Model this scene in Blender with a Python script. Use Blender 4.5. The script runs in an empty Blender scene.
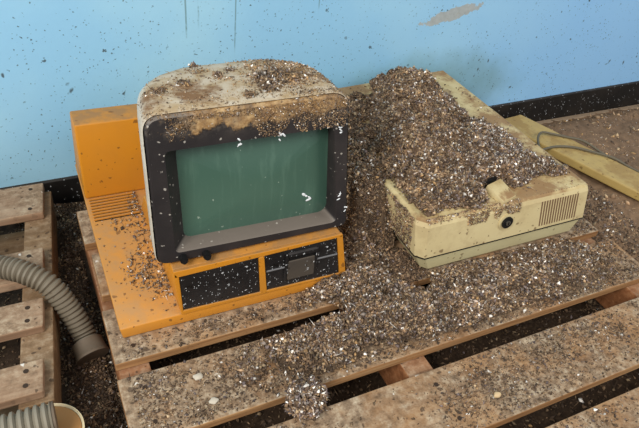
import bpy, bmesh, math, random
import numpy as np
from mathutils import Vector, Matrix

random.seed(7)
RNG = np.random.default_rng(11)
S = 0.8                      # authoring unit -> metres, applied at the very end
scene = bpy.context.scene
COL = scene.collection


def lin(r, g, b):
    f = lambda c: (c / 255) / 12.92 if c / 255 <= 0.04045 else ((c / 255 + 0.055) / 1.055) ** 2.4
    return (f(r), f(g), f(b), 1.0)


# ------------------------------------------------------------------ materials
class NT:
    def __init__(self, name):
        self.m = bpy.data.materials.new(name)
        self.m.use_nodes = True
        self.t = self.m.node_tree
        self.t.nodes.clear()
        self.out = self.t.nodes.new('ShaderNodeOutputMaterial')
        self.b = self.t.nodes.new('ShaderNodeBsdfPrincipled')
        self.t.links.new(self.b.outputs[0], self.out.inputs[0])
        self.tc = self.t.nodes.new('ShaderNodeTexCoord')
        self.co = self.tc.outputs['Object']

    def n(self, kind, **kw):
        nd = self.t.nodes.new(kind)
        for k, v in kw.items():
            setattr(nd, k, v)
        return nd

    def l(self, a, b):
        self.t.links.new(a, b)

    def mapping(self, scale=(1, 1, 1), loc=(0, 0, 0), rot=(0, 0, 0), src=None):
        m = self.n('ShaderNodeMapping')
        m.inputs['Scale'].default_value = scale
        m.inputs['Location'].default_value = loc
        m.inputs['Rotation'].default_value = rot
        self.l(src or self.co, m.inputs[0])
        return m.outputs[0]

    def noise(self, scale, detail=4, rough=.55, vec=None, dist=0):
        n = self.n('ShaderNodeTexNoise')
        n.inputs['Scale'].default_value = scale
        n.inputs['Detail'].default_value = detail
        n.inputs['Roughness'].default_value = rough
        n.inputs['Distortion'].default_value = dist
        self.l(vec or self.co, n.inputs['Vector'])
        return n.outputs[0]

    def voro(self, scale, vec=None, rand=1.0):
        n = self.n('ShaderNodeTexVoronoi')
        n.inputs['Scale'].default_value = scale
        n.inputs['Randomness'].default_value = rand
        self.l(vec or self.co, n.inputs['Vector'])
        return n

    def ramp(self, src, stops, interp='LINEAR'):
        r = self.n('ShaderNodeValToRGB')
        r.color_ramp.interpolation = interp
        e = r.color_ramp.elements
        while len(e) < len(stops):
            e.new(0.5)
        for el, (p, c) in zip(e, stops):
            el.position = p
            el.color = c if len(c) == 4 else (*c, 1)
        self.l(src, r.inputs[0])
        return r.outputs[0]

    def step(self, src, a, b):
        """smooth 0..1 as src goes a..b (b may be below a)"""
        m = self.n('ShaderNodeMapRange')
        m.interpolation_type = 'SMOOTHSTEP'
        lo, hi = (a, b) if a < b else (b, a)
        m.inputs[1].default_value = lo
        m.inputs[2].default_value = hi
        m.inputs[3].default_value = 0 if a < b else 1
        m.inputs[4].default_value = 1 if a < b else 0
        self.l(src, m.inputs[0])
        return m.outputs[0]

    def mth(self, op, a, b=None):
        m = self.n('ShaderNodeMath', operation=op)
        for i, v in enumerate((a, b)):
            if v is None:
                continue
            if isinstance(v, (int, float)):
                m.inputs[i].default_value = v
            else:
                self.l(v, m.inputs[i])
        return m.outputs[0]

    def mix(self, fac, a, b, mode='MIX'):
        m = self.n('ShaderNodeMix', data_type='RGBA', blend_type=mode)
        for idx, v in ((0, fac), (6, a), (7, b)):
            if isinstance(v, (int, float)):
                m.inputs[idx].default_value = v
            elif isinstance(v, tuple):
                m.inputs[idx].default_value = v
            else:
                self.l(v, m.inputs[idx])
        return m.outputs[2]

    def sep(self, src=None):
        s = self.n('ShaderNodeSeparateXYZ')
        self.l(src or self.co, s.inputs[0])
        return s.outputs

    def up(self):
        g = self.n('ShaderNodeNewGeometry')
        return self.sep(g.outputs['Normal'])[2]

    def bump(self, h, strength=.3, dist=.002):
        b = self.n('ShaderNodeBump')
        b.inputs['Strength'].default_value = strength
        b.inputs['Distance'].default_value = dist
        self.l(h, b.inputs['Height'])
        self.l(b.outputs[0], self.b.inputs['Normal'])

    def done(self, color, rough=.6, spec=.4):
        for s, v in (('Base Color', color), ('Roughness', rough)):
            if isinstance(v, (int, float, tuple)):
                self.b.inputs[s].default_value = v
            else:
                self.l(v, self.b.inputs[s])
        self.b.inputs['Specular IOR Level'].default_value = spec
        return self.m


def speck(N, scale, size, density, vec=None):
    """mask of small separate spots: a share `density` of the voronoi cells carry one"""
    nz = N.n('ShaderNodeTexNoise'); nz.inputs['Scale'].default_value = scale * 1.6; nz.inputs['Detail'].default_value = 2
    N.l(vec or N.co, nz.inputs['Vector'])
    va = N.n('ShaderNodeVectorMath', operation='SUBTRACT'); N.l(nz.outputs['Color'], va.inputs[0]); va.inputs[1].default_value = (.5, .5, .5)
    vb = N.n('ShaderNodeVectorMath', operation='SCALE'); N.l(va.outputs[0], vb.inputs[0]); vb.inputs['Scale'].default_value = .9 / scale
    vc = N.n('ShaderNodeVectorMath', operation='ADD'); N.l(vec or N.co, vc.inputs[0]); N.l(vb.outputs[0], vc.inputs[1])
    v = N.voro(scale, vc.outputs[0])
    c = N.n('ShaderNodeSeparateColor')
    N.l(v.outputs['Color'], c.inputs[0])
    on = N.step(c.outputs[0], density + .001, density)
    sz = N.mth('MULTIPLY', c.outputs[1], size)
    d = N.mth('SUBTRACT', v.outputs['Distance'], sz)
    spot = N.step(d, .06, -.02)
    return N.mth('MULTIPLY', on, spot)


def mat_wall():
    N = NT('blue_wall_paint')
    big = N.noise(2.6, 3)
    x, y, z = N.sep()
    base = N.mix(N.step(big, .35, .65), lin(160, 208, 232), lin(146, 198, 230))
    right = N.step(x, -.3, .9)
    base = N.mix(N.mth('MULTIPLY', right, .75), base, lin(140, 190, 238))
    # soft dark green shade of the cream case, painted low on the wall
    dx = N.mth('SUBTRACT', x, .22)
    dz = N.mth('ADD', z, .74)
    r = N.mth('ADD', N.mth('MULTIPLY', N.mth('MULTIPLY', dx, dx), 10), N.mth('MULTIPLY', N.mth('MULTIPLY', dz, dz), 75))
    case_shade = N.mth('MULTIPLY', N.step(N.mth('ADD', r, N.mth('MULTIPLY', N.noise(11, 4), 1.2)), 1.9, .5), .62)
    base = N.mix(case_shade, base, lin(104, 138, 132))
    clus = N.step(N.noise(5, 3), .36, .60)
    m1 = speck(N, 60, .24, .55)
    m2 = speck(N, 120, .34, .5)
    m3 = speck(N, 26, .12, .55, N.mapping((1, 1, .8)))
    sp = N.mth('MAXIMUM', N.mth('MULTIPLY', N.mth('MAXIMUM', m1, m2), N.mth('ADD', N.mth('MULTIPLY', clus, .7), .3)), m3)
    col = N.mix(N.mth('MULTIPLY', sp, .85), base, lin(58, 62, 56))
    # thin brown-green runs
    drip = None
    for px, w, bot in ((-.474, .0011, -.58), (-.447, .0011, -.53), (-.364, .0009, -.60), (-.165, .0009, -.52), (.10, .0008, -.50)):
        d = N.mth('ABSOLUTE', N.mth('SUBTRACT', N.mth('ADD', x, N.mth('MULTIPLY', N.mth('SUBTRACT', N.noise(9, 2), .5), .006)), px))
        one = N.mth('MULTIPLY', N.step(d, w * 2.4, w * .6), N.step(z, bot, bot + .05))
        drip = one if drip is None else N.mth('MAXIMUM', drip, one)
    drip = N.mth('MULTIPLY', drip, N.step(N.noise(26, 3), .36, .55))
    col = N.mix(N.mth('MULTIPLY', drip, .6), col, lin(82, 104, 92))
    # flaked grey patch
    pv = N.n('ShaderNodeVectorMath', operation='ADD')
    N.l(N.co, pv.inputs[0]); pv.inputs[1].default_value = (-.222, 0, .532)
    px_, py_, pz_ = N.sep(pv.outputs[0])
    pz_ = N.mth('SUBTRACT', pz_, N.mth('MULTIPLY', px_, .22))
    e = N.mth('ADD', N.mth('MULTIPLY', N.mth('MULTIPLY', px_, px_), 95), N.mth('MULTIPLY', N.mth('MULTIPLY', pz_, pz_), 2600))
    patch = N.step(N.mth('ADD', e, N.mth('MULTIPLY', N.noise(34, 5, .75), 2.6)), 2.06, 1.94)
    col = N.mix(N.mth('MULTIPLY', patch, .85), col, N.mix(N.noise(80, 4), lin(140, 138, 128), lin(190, 190, 184)))
    wv = speck(N, 34, .08, .06)
    col = N.mix(N.mth('MULTIPLY', wv, .7), col, lin(205, 222, 230))
    N.bump(N.mth('ADD', N.noise(60, 4), N.mth('MULTIPLY', sp, .6)), .25, .002)
    return N.done(col, .55, .3)


def mat_wood(name, c1, c2, c3, dirt=.5, seed=0.0):
    N = NT(name)
    oi = N.n('ShaderNodeObjectInfo')
    add = N.n('ShaderNodeVectorMath', operation='ADD')
    mul = N.n('ShaderNodeVectorMath', operation='SCALE')
    comb = N.n('ShaderNodeCombineXYZ')
    N.l(oi.outputs['Random'], comb.inputs[0]); N.l(oi.outputs['Random'], comb.inputs[1]); N.l(oi.outputs['Random'], comb.inputs[2])
    N.l(comb.outputs[0], mul.inputs[0]); mul.inputs['Scale'].default_value = 13.0
    N.l(N.co, add.inputs[0]); N.l(mul.outputs[0], add.inputs[1])
    v = add.outputs[0]
    g = N.noise(1, 6, .65, N.mapping((4, 70, 70), src=v), .6)
    g2 = N.noise(1, 3, .5, N.mapping((1.2, 16, 16), src=v), .4)
    col = N.ramp(g, [(.3, c1), (.52, c2), (.72, c3)])
    col = N.mix(N.mth('MULTIPLY', N.step(g2, .4, .7), .45), col, c1)
    # weathered grey-brown grime settles on the faces that look up
    up = N.step(N.up(), .5, .9)
    gr = N.noise(9, 5, .65, v)
    dm = N.mth('MULTIPLY', up, N.mth('ADD', N.mth('MULTIPLY', N.step(gr, .35, .68), dirt), dirt * .35))
    col = N.mix(dm, col, N.ramp(N.noise(70, 5, .7, v), [(.3, lin(84, 70, 56)), (.5, lin(146, 124, 100)), (.72, lin(196, 180, 154))]))
    sp = N.mth('MULTIPLY', N.mth('MAXIMUM', speck(N, 60, .3, .3, v), speck(N, 120, .3, .25, v)), N.mth('ADD', N.mth('MULTIPLY', up, .7), .3))
    col = N.mix(N.mth('MULTIPLY', sp, .7), col, lin(62, 48, 38))
    col = N.mix(N.mth('MULTIPLY', speck(N, 75, .25, .06, v), up), col, lin(215, 208, 196))
    N.bump(N.mth('ADD', N.mth('MULTIPLY', g, 1.0), N.mth('MULTIPLY', gr, .5)), .5, .003)
    return N.done(col, .85, .2)


def mat_plastic(name, base, dusty, dustamt=.5, spots=.3, spotcol=lin(70, 50, 34), rough=.5, stain=None, stainamt=0, whites=0.0, sc=1.0):
    N = NT(name)
    n1 = N.noise(7 * sc, 5, .6)
    n2 = N.noise(40 * sc, 4, .6)
    up = N.step(N.up(), .35, .9)
    col = N.mix(N.mth('MULTIPLY', N.step(n1, .3, .7), .25), base, dusty)
    d = N.mth('MULTIPLY', up, N.mth('ADD', .35, N.mth('MULTIPLY', N.step(n2, .3, .7), .65)))
    col = N.mix(N.mth('MULTIPLY', d, dustamt), col, dusty)
    if stain:
        st = N.mth('MULTIPLY', N.step(N.noise(11 * sc, 6, .7), .46, .60), stainamt)
        st = N.mth('MULTIPLY', st, N.mth('ADD', .25, N.mth('MULTIPLY', up, .75)))
        col = N.mix(st, col, stain)
    sp = N.mth('MAXIMUM', speck(N, 55 * sc, .26, spots), speck(N, 120 * sc, .28, spots))
    col = N.mix(N.mth('MULTIPLY', sp, .7), col, spotcol)
    if whites:
        w = N.mth('MAXIMUM', speck(N, 95, .22, whites, N.mapping((1, 1, 1.6), (3, 1, 2))), speck(N, 190, .3, whites * 1.6, N.mapping((1.6, 1, 1), (1, 5, 2))))
        col = N.mix(N.mth('MULTIPLY', w, .9), col, lin(205, 208, 210))
    N.bump(N.mth('ADD', n2, N.mth('MULTIPLY', sp, .8)), .12, .002)
    return N.done(col, N.mth('ADD', rough, N.mth('MULTIPLY', up, .2)), .4)


def mat_plain(name, c, rough=.6, spec=.4, metal=0, var=.15, sc=30):
    N = NT(name)
    n = N.noise(sc, 4)
    dark = tuple(v * .55 for v in c[:3]) + (1,)
    N.b.inputs['Metallic'].default_value = metal
    return N.done(N.mix(N.mth('MULTIPLY', n, var * 2), c, dark), rough, spec)


def mat_bezel():
    N = NT('charcoal_bezel_plastic')
    n2 = N.noise(45, 4)
    col = N.mix(N.step(N.noise(9, 4), .35, .7), lin(36, 33, 34), lin(52, 47, 46))
    up = N.step(N.up(), .3, .8)
    col = N.mix(N.mth('MULTIPLY', up, .7), col, lin(126, 116, 106))
    # tan crust run down from the top over the upper strip
    x, y, z = N.sep()
    edge = N.mth('ADD', z, N.mth('MULTIPLY', N.mth('SUBTRACT', N.noise(22, 5, .7), .5), .10))
    cr = N.mth('MULTIPLY', N.step(edge, .092, .101), N.step(N.mth('ADD', x, N.mth('MULTIPLY', N.noise(26, 4, .7), .16)), -.045, -.015))
    crc = N.ramp(N.noise(70, 5, .7), [(.3, lin(84, 62, 44)), (.5, lin(156, 122, 80)), (.7, lin(196, 166, 120))])
    col = N.mix(N.mth('MULTIPLY', cr, .92), col, crc)
    haze = N.mth('MULTIPLY', N.step(z, .075, .11), N.step(N.noise(40, 5, .75), .45, .65))
    col = N.mix(N.mth('MULTIPLY', haze, .45), col, lin(120, 110, 98))
    w = N.mth('MAXIMUM', speck(N, 90, .22, .14), speck(N, 170, .3, .14))
    col = N.mix(N.mth('MULTIPLY', w, .75), col, lin(176, 170, 160))
    N.bump(N.mth('ADD', n2, N.mth('MULTIPLY', cr, 2.5)), .3, .003)
    return N.done(col, .5, .35)


def mat_screen():
    N = NT('green_picture_tube_glass')
    n = N.noise(3.0, 2)
    col = N.mix(N.step(n, .3, .7), lin(60, 90, 77), lin(72, 102, 88))
    d = N.mth('MAXIMUM', speck(N, 60, .2, .10), speck(N, 130, .25, .07))
    col = N.mix(N.mth('MULTIPLY', d, .6), col, lin(160, 175, 160))
    d2 = speck(N, 45, .14, .10, N.mapping(loc=(4, 2, 1)))
    col = N.mix(N.mth('MULTIPLY', d2, .7), col, lin(30, 42, 36))
    streak = N.noise(1, 4, .6, N.mapping((70, 70, 2.5)))
    col = N.mix(N.mth('MULTIPLY', N.step(streak, .5, .7), .18), col, lin(110, 140, 122))
    return N.done(col, .28, .5)


def mat_grit(name, tint=(1, 1, 1)):
    N = NT(name)
    a = N.n('ShaderNodeAttribute')
    a.attribute_name = 'chip_colour'
    n = N.noise(150, 3)
    c = N.mix(N.mth('MULTIPLY', N.step(n, .45, .7), .35), a.outputs['Color'], lin(104, 84, 64))
    N.bump(n, .4, .002)
    return N.done(c, .8, .25)


def mat_floor():
    N = NT('dirty_concrete_floor')
    n = N.noise(18, 6, .7)
    n2 = N.noise(90, 4, .7)
    c = N.ramp(n, [(.3, lin(34, 26, 20)), (.5, lin(58, 45, 34)), (.7, lin(88, 70, 52))])
    c = N.mix(N.step(n2, .5, .75), c, lin(58, 45, 34))
    N.bump(N.mth('ADD', n, n2), .7, .006)
    return N.done(c, .9, .2)


M = {}
M['wall'] = mat_wall()
M['floor'] = mat_floor()
M['board'] = mat_wood('weathered_pallet_board', lin(120, 82, 50), lin(166, 124, 82), lin(190, 152, 108), .95)
M['stringer'] = mat_wood('pallet_stringer_wood', lin(112, 70, 42), lin(150, 98, 62), lin(176, 128, 88), .5)
M['greyboard'] = mat_wood('grey_pallet_board', lin(118, 90, 68), lin(160, 130, 104), lin(186, 162, 136), .7)
M['darkbeam'] = mat_wood('dark_pallet_beam', lin(96, 72, 48), lin(128, 100, 70), lin(150, 122, 90), .4)
M['orange'] = mat_plastic('orange_plastic', lin(208, 136, 32), lin(156, 114, 66), 1.15, .16, lin(110, 70, 30), .45)
M['orange_dusty'] = mat_plastic('dusty_orange_plastic', lin(206, 136, 42), lin(178, 132, 80), 1.0, .2, lin(105, 70, 36), .5)
M['cream'] = mat_plastic('soiled_cream_plastic', lin(212, 196, 150), lin(182, 158, 108), .85, .3, lin(104, 78, 50), .5, lin(128, 88, 52), .75)
M['cream_low'] = mat_plastic('pale_cream_plastic', lin(200, 190, 148), lin(170, 152, 108), .45, .34, lin(110, 90, 66), .5)
M['casing'] = mat_plastic('stained_white_casing', lin(204, 196, 180), lin(164, 140, 104), 1.0, .45, lin(84, 60, 40), .6, lin(120, 88, 56), 1.0)
M['bezel'] = mat_bezel()
M['bezel_top'] = M['bezel']
M['black'] = mat_plastic('black_drive_plastic', lin(20, 20, 22), lin(82, 78, 76), .5, .1, lin(8, 8, 8), .4, None, 0, .24)
M['slot'] = mat_plain('dark_slot', lin(9, 9, 10), .6)
M['greyslot'] = mat_plain('grey_slot_edge', lin(120, 120, 122), .5)
M['latch'] = mat_plastic('dusty_drive_latch', lin(66, 60, 54), lin(104, 92, 78), .6, .2, lin(30, 26, 22), .5, None, 0, .1)
M['screen'] = mat_screen()
M['base_black'] = mat_plastic('black_skirting_paint', lin(15, 14, 14), lin(70, 60, 52), .5, .12, lin(6, 6, 6), .55, None, 0, .10)
M['panel'] = mat_plastic('yellowed_panel', lin(192, 164, 98), lin(172, 146, 96), .7, .35, lin(120, 92, 52), .5, lin(140, 104, 54), .5)
M['brown_slot'] = mat_plain('brown_vent_gap', lin(120, 92, 66), .8)
M['hose'] = mat_plastic('grey_hose_plastic', lin(108, 99, 84), lin(128, 117, 99), .35, .25, lin(90, 76, 60), .45)
M['hose_light'] = mat_plastic('pale_hose_plastic', lin(124, 117, 102), lin(140, 132, 115), .35, .3, lin(96, 84, 68), .45)
M['cuff'] = mat_plastic('dark_cuff_plastic', lin(92, 80, 66), lin(116, 100, 82), .7, .2, lin(30, 26, 22), .5)
M['tan'] = mat_plastic('tan_tub_plastic', lin(158, 112, 60), lin(150, 108, 62), .5, .15, lin(110, 82, 50), .5)
M['tan_rim'] = mat_plastic('pale_rim_plastic', lin(226, 208, 168), lin(220, 200, 160), .3, .1, lin(140, 110, 70), .45)
M['grit'] = mat_grit('dried_droppings')
M['cable'] = mat_plain('grey_cable_rubber', lin(104, 96, 78), .55)
M['metal'] = mat_plain('dull_metal', lin(150, 146, 136), .35, .5, .9)
M['nail'] = mat_plain('rusty_nail', lin(74, 58, 46), .6, .4, .6)
M['dropping'] = mat_plain('white_dropping', lin(226, 230, 232), .8, .3, 0, .06)
M['ledge'] = mat_plastic('pale_floor_edge', lin(150, 130, 108), lin(128, 108, 86), .6, .35, lin(70, 54, 40), .8)
M['stone'] = mat_plain('pale_pebble', lin(206, 178, 136), .7, .3)
M['rock'] = mat_plain('pale_flake', lin(196, 186, 168), .8, .3)

# ------------------------------------------------------------------ geometry helpers
ORIGIN = {}          # object name -> authoring-space origin


def link(o, origin, parent=None):
    COL.objects.link(o)
    ORIGIN[o.name] = Vector(origin)
    if parent:
        o.parent = parent
        o.location = Vector(origin) - ORIGIN[parent.name]
    else:
        o.location = origin
    return o


def thing(name, label, cat, loc, group=None):
    o = bpy.data.objects.new(name, None)
    o.empty_display_size = .05
    link(o, loc)
    return tag(o, label, cat, group)


def tag(o, label, cat, group=None, kind=None):
    o['label'] = label
    o['category'] = cat
    if group:
        o['group'] = group
    if kind:
        o['kind'] = kind
    return o


def finish(name, bm, mats, parent=None, smooth=False, origin=None, label=None):
    if not isinstance(mats, (list, tuple)):
        mats = [mats]
    bmesh.ops.recalc_face_normals(bm, faces=bm.faces[:])
    lo = Vector([min(v.co[i] for v in bm.verts) for i in range(3)])
    hi = Vector([max(v.co[i] for v in bm.verts) for i in range(3)])
    org = Vector(origin) if origin else Vector(((lo.x + hi.x) / 2, (lo.y + hi.y) / 2, lo.z if not parent else (lo.z + hi.z) / 2))
    for v in bm.verts:
        v.co -= org
    me = bpy.data.meshes.new(name)
    bm.to_mesh(me)
    bm.free()
    for m in mats:
        me.materials.append(m)
    if smooth:
        for p in me.polygons:
            p.use_smooth = True
        try:
            me.set_sharp_from_angle(angle=math.radians(38))
        except Exception:
            pass
    o = bpy.data.objects.new(name, me)
    link(o, org, parent)
    if label:
        o['label'] = label
    return o


def hexa(bm, p, bev=0, seg=2, mi=0):
    """p: 8 points, bottom ring (0-3) then top ring (4-7), same winding"""
    vs = [bm.verts.new(q) for q in p]
    fs = []
    for f in ((0, 3, 2, 1), (4, 5, 6, 7), (0, 1, 5, 4), (1, 2, 6, 5), (2, 3, 7, 6), (3, 0, 4, 7)):
        fs.append(bm.faces.new([vs[i] for i in f]))
        fs[-1].material_index = mi
    if bev:
        es = list({e for f in fs for e in f.edges})
        bmesh.ops.bevel(bm, geom=es, offset=bev, segments=seg, affect='EDGES', profile=.5)
    return vs


def box(bm, x0, x1, y0, y1, z0, z1, bev=0, seg=2, mi=0):
    return hexa(bm, [(x0, y0, z0), (x1, y0, z0), (x1, y1, z0), (x0, y1, z0),
                     (x0, y0, z1), (x1, y0, z1), (x1, y1, z1), (x0, y1, z1)], bev, seg, mi)


def cyl(bm, c, axis, r, h, n=20, r2=None, mi=0):
    axis = Vector(axis).normalized()
    rot = Vector((0, 0, 1)).rotation_difference(axis).to_matrix().to_4x4()
    g = bmesh.ops.create_cone(bm, cap_ends=True, segments=n, radius1=r, radius2=r if r2 is None else r2, depth=h,
                              matrix=Matrix.Translation(Vector(c)) @ rot)
    for v in g['verts']:
        for f in v.link_faces:
            f.material_index = mi


def spline(pts, n):
    P = [Vector(p) for p in pts]
    P = [P[0] * 2 - P[1]] + P + [P[-1] * 2 - P[-2]]
    out = []
    for i in range(1, len(P) - 2):
        a, b, c, d = P[i - 1:i + 3]
        for k in range(n):
            t = k / n
            out.append(.5 * ((2 * b) + (c - a) * t + (2 * a - 5 * b + 4 * c - d) * t * t + (3 * b - a - 3 * c + d) * t ** 3))
    out.append(P[-2])
    # even spacing
    L = [0]
    for i in range(1, len(out)):
        L.append(L[-1] + (out[i] - out[i - 1]).length)
    return out, L


def resample(pts, step):
    out, L = spline(pts, 24)
    n = max(2, int(L[-1] / step))
    res = []
    j = 0
    for k in range(n + 1):
        s = L[-1] * k / n
        while j < len(L) - 2 and L[j + 1] < s:
            j += 1
        t = (s - L[j]) / max(1e-9, L[j + 1] - L[j])
        res.append(out[j].lerp(out[j + 1], min(1, t)))
    return res


def tube(bm, path, rad, n=12, cap=True, mi=0):
    """path: list of points; rad: function(i) or number"""
    rings = []
    up = None
    for i, p in enumerate(path):
        d = (path[min(i + 1, len(path) - 1)] - path[max(i - 1, 0)]).normalized()
        if up is None:
            up = d.orthogonal().normalized()
        up = (up - d * up.dot(d)).normalized()
        sd = d.cross(up)
        r = rad(i) if callable(rad) else rad
        rings.append([bm.verts.new(p + (up * math.cos(a) + sd * math.sin(a)) * r) for a in (2 * math.pi * k / n for k in range(n))])
    for a, b in zip(rings, rings[1:]):
        for k in range(n):
            f = bm.faces.new((a[k], a[(k + 1) % n], b[(k + 1) % n], b[k]))
            f.material_index = mi
    if cap:
        bm.faces.new(rings[0][::-1]).material_index = mi
        bm.faces.new(rings[-1]).material_index = mi


def roundquad(c, r, n=6):
    """c: four 2D corners BL, BR, TR, TL; r: one radius or four"""
    rs = r if isinstance(r, (list, tuple)) else [r] * 4
    out = []
    for i in range(4):
        p = Vector((*c[i],)); a = Vector((*c[i - 1],)); b = Vector((*c[(i + 1) % 4],))
        da = (a - p).normalized(); db = (b - p).normalized()
        p0 = p + da * rs[i]; p1 = p + db * rs[i]
        for k in range(n + 1):
            t = k / n
            # quadratic rounded toward a circle
            q = p0 * (1 - t) ** 2 + p * 2 * t * (1 - t) + p1 * t * t
            w = math.sin(math.pi * t) * .06
            q = q + (p - q) * w
            out.append(q)
    return out


def loft(bm, rings, cap0=True, cap1=True, mi=0):
    R = [[bm.verts.new(p) for p in ring] for ring in rings]
    n = len(R[0])
    for a, b in zip(R, R[1:]):
        for k in range(n):
            bm.faces.new((a[k], a[(k + 1) % n], b[(k + 1) % n], b[k])).material_index = mi
    if cap0:
        bm.faces.new(R[0][::-1]).material_index = mi
    if cap1:
        bm.faces.new(R[-1]).material_index = mi
    return R


# ------------------------------------------------------------------ numeric noise and grit
_T = np.random.default_rng(5).random((256, 256))


def vnoise(x, y, s):
    x = np.asarray(x) * s + 31.7; y = np.asarray(y) * s + 17.3
    xi = np.floor(x).astype(int); yi = np.floor(y).astype(int)
    fx = x - xi; fy = y - yi
    fx = fx * fx * (3 - 2 * fx); fy = fy * fy * (3 - 2 * fy)
    g = lambda a, b: _T[a % 256, b % 256]
    return (g(xi, yi) * (1 - fx) * (1 - fy) + g(xi + 1, yi) * fx * (1 - fy) + g(xi, yi + 1) * (1 - fx) * fy + g(xi + 1, yi + 1) * fx * fy)


def fbm(x, y, s, o=4):
    t = 0; a = .5
    for _ in range(o):
        t = t + a * vnoise(x, y, s); s *= 2.07; a *= .55
    return t


def sstep(x, a, b):
    t = np.clip((x - a) / (b - a), 0, 1)
    return t * t * (3 - 2 * t)


PAL = np.array([lin(*c)[:3] for c in ((70, 54, 44), (124, 98, 74), (164, 134, 102), (192, 166, 130), (172, 160, 150), (112, 102, 106), (240, 234, 224), (196, 156, 104))])
PAL[:6] = .68 * PAL[:6] + .32 * np.array(lin(120, 102, 84)[:3])
PAL[7] = .6 * PAL[7] + .4 * np.array(lin(140, 112, 84)[:3])
W_PILE = [.15, .24, .20, .12, .11, .10, .05, .03]
W_BROWN = [.26, .30, .19, .11, .04, .05, .02, .03]
W_PALE = [.25, .17, .12, .08, .13, .16, .085, .005]
W_STRAW = [.10, .22, .22, .24, .03, .02, .04, .13]
W_SOIL_SHADE = [.46, .30, .12, .06, .015, .02, .012, .013]  # dark soil; on the pile's left bank it also carries painted shade
W_DUST = [.26, .30, .18, .09, .06, .07, .02, .02]
W_GREY = [.20, .20, .18, .12, .13, .10, .055, .015]
W_DARK = [.38, .28, .14, .05, .05, .06, .02, .02]
W_TAN = [.12, .26, .24, .18, .05, .04, .04, .07]


def _templates():
    v = np.array([(1, 0, 0), (-1, 0, 0), (0, 1, 0), (0, -1, 0), (0, 0, 1), (0, 0, -1)], float)
    f = np.array([(0, 2, 4), (2, 1, 4), (1, 3, 4), (3, 0, 4), (2, 0, 5), (1, 2, 5), (3, 1, 5), (0, 3, 5)])
    r = np.random.default_rng(3)
    out = []
    for _ in range(24):
        out.append(v * (0.5 + .75 * r.random((6, 1))) + .38 * (r.random((6, 3)) - .5))
    return out, f


TV, TF = _templates()


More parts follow.
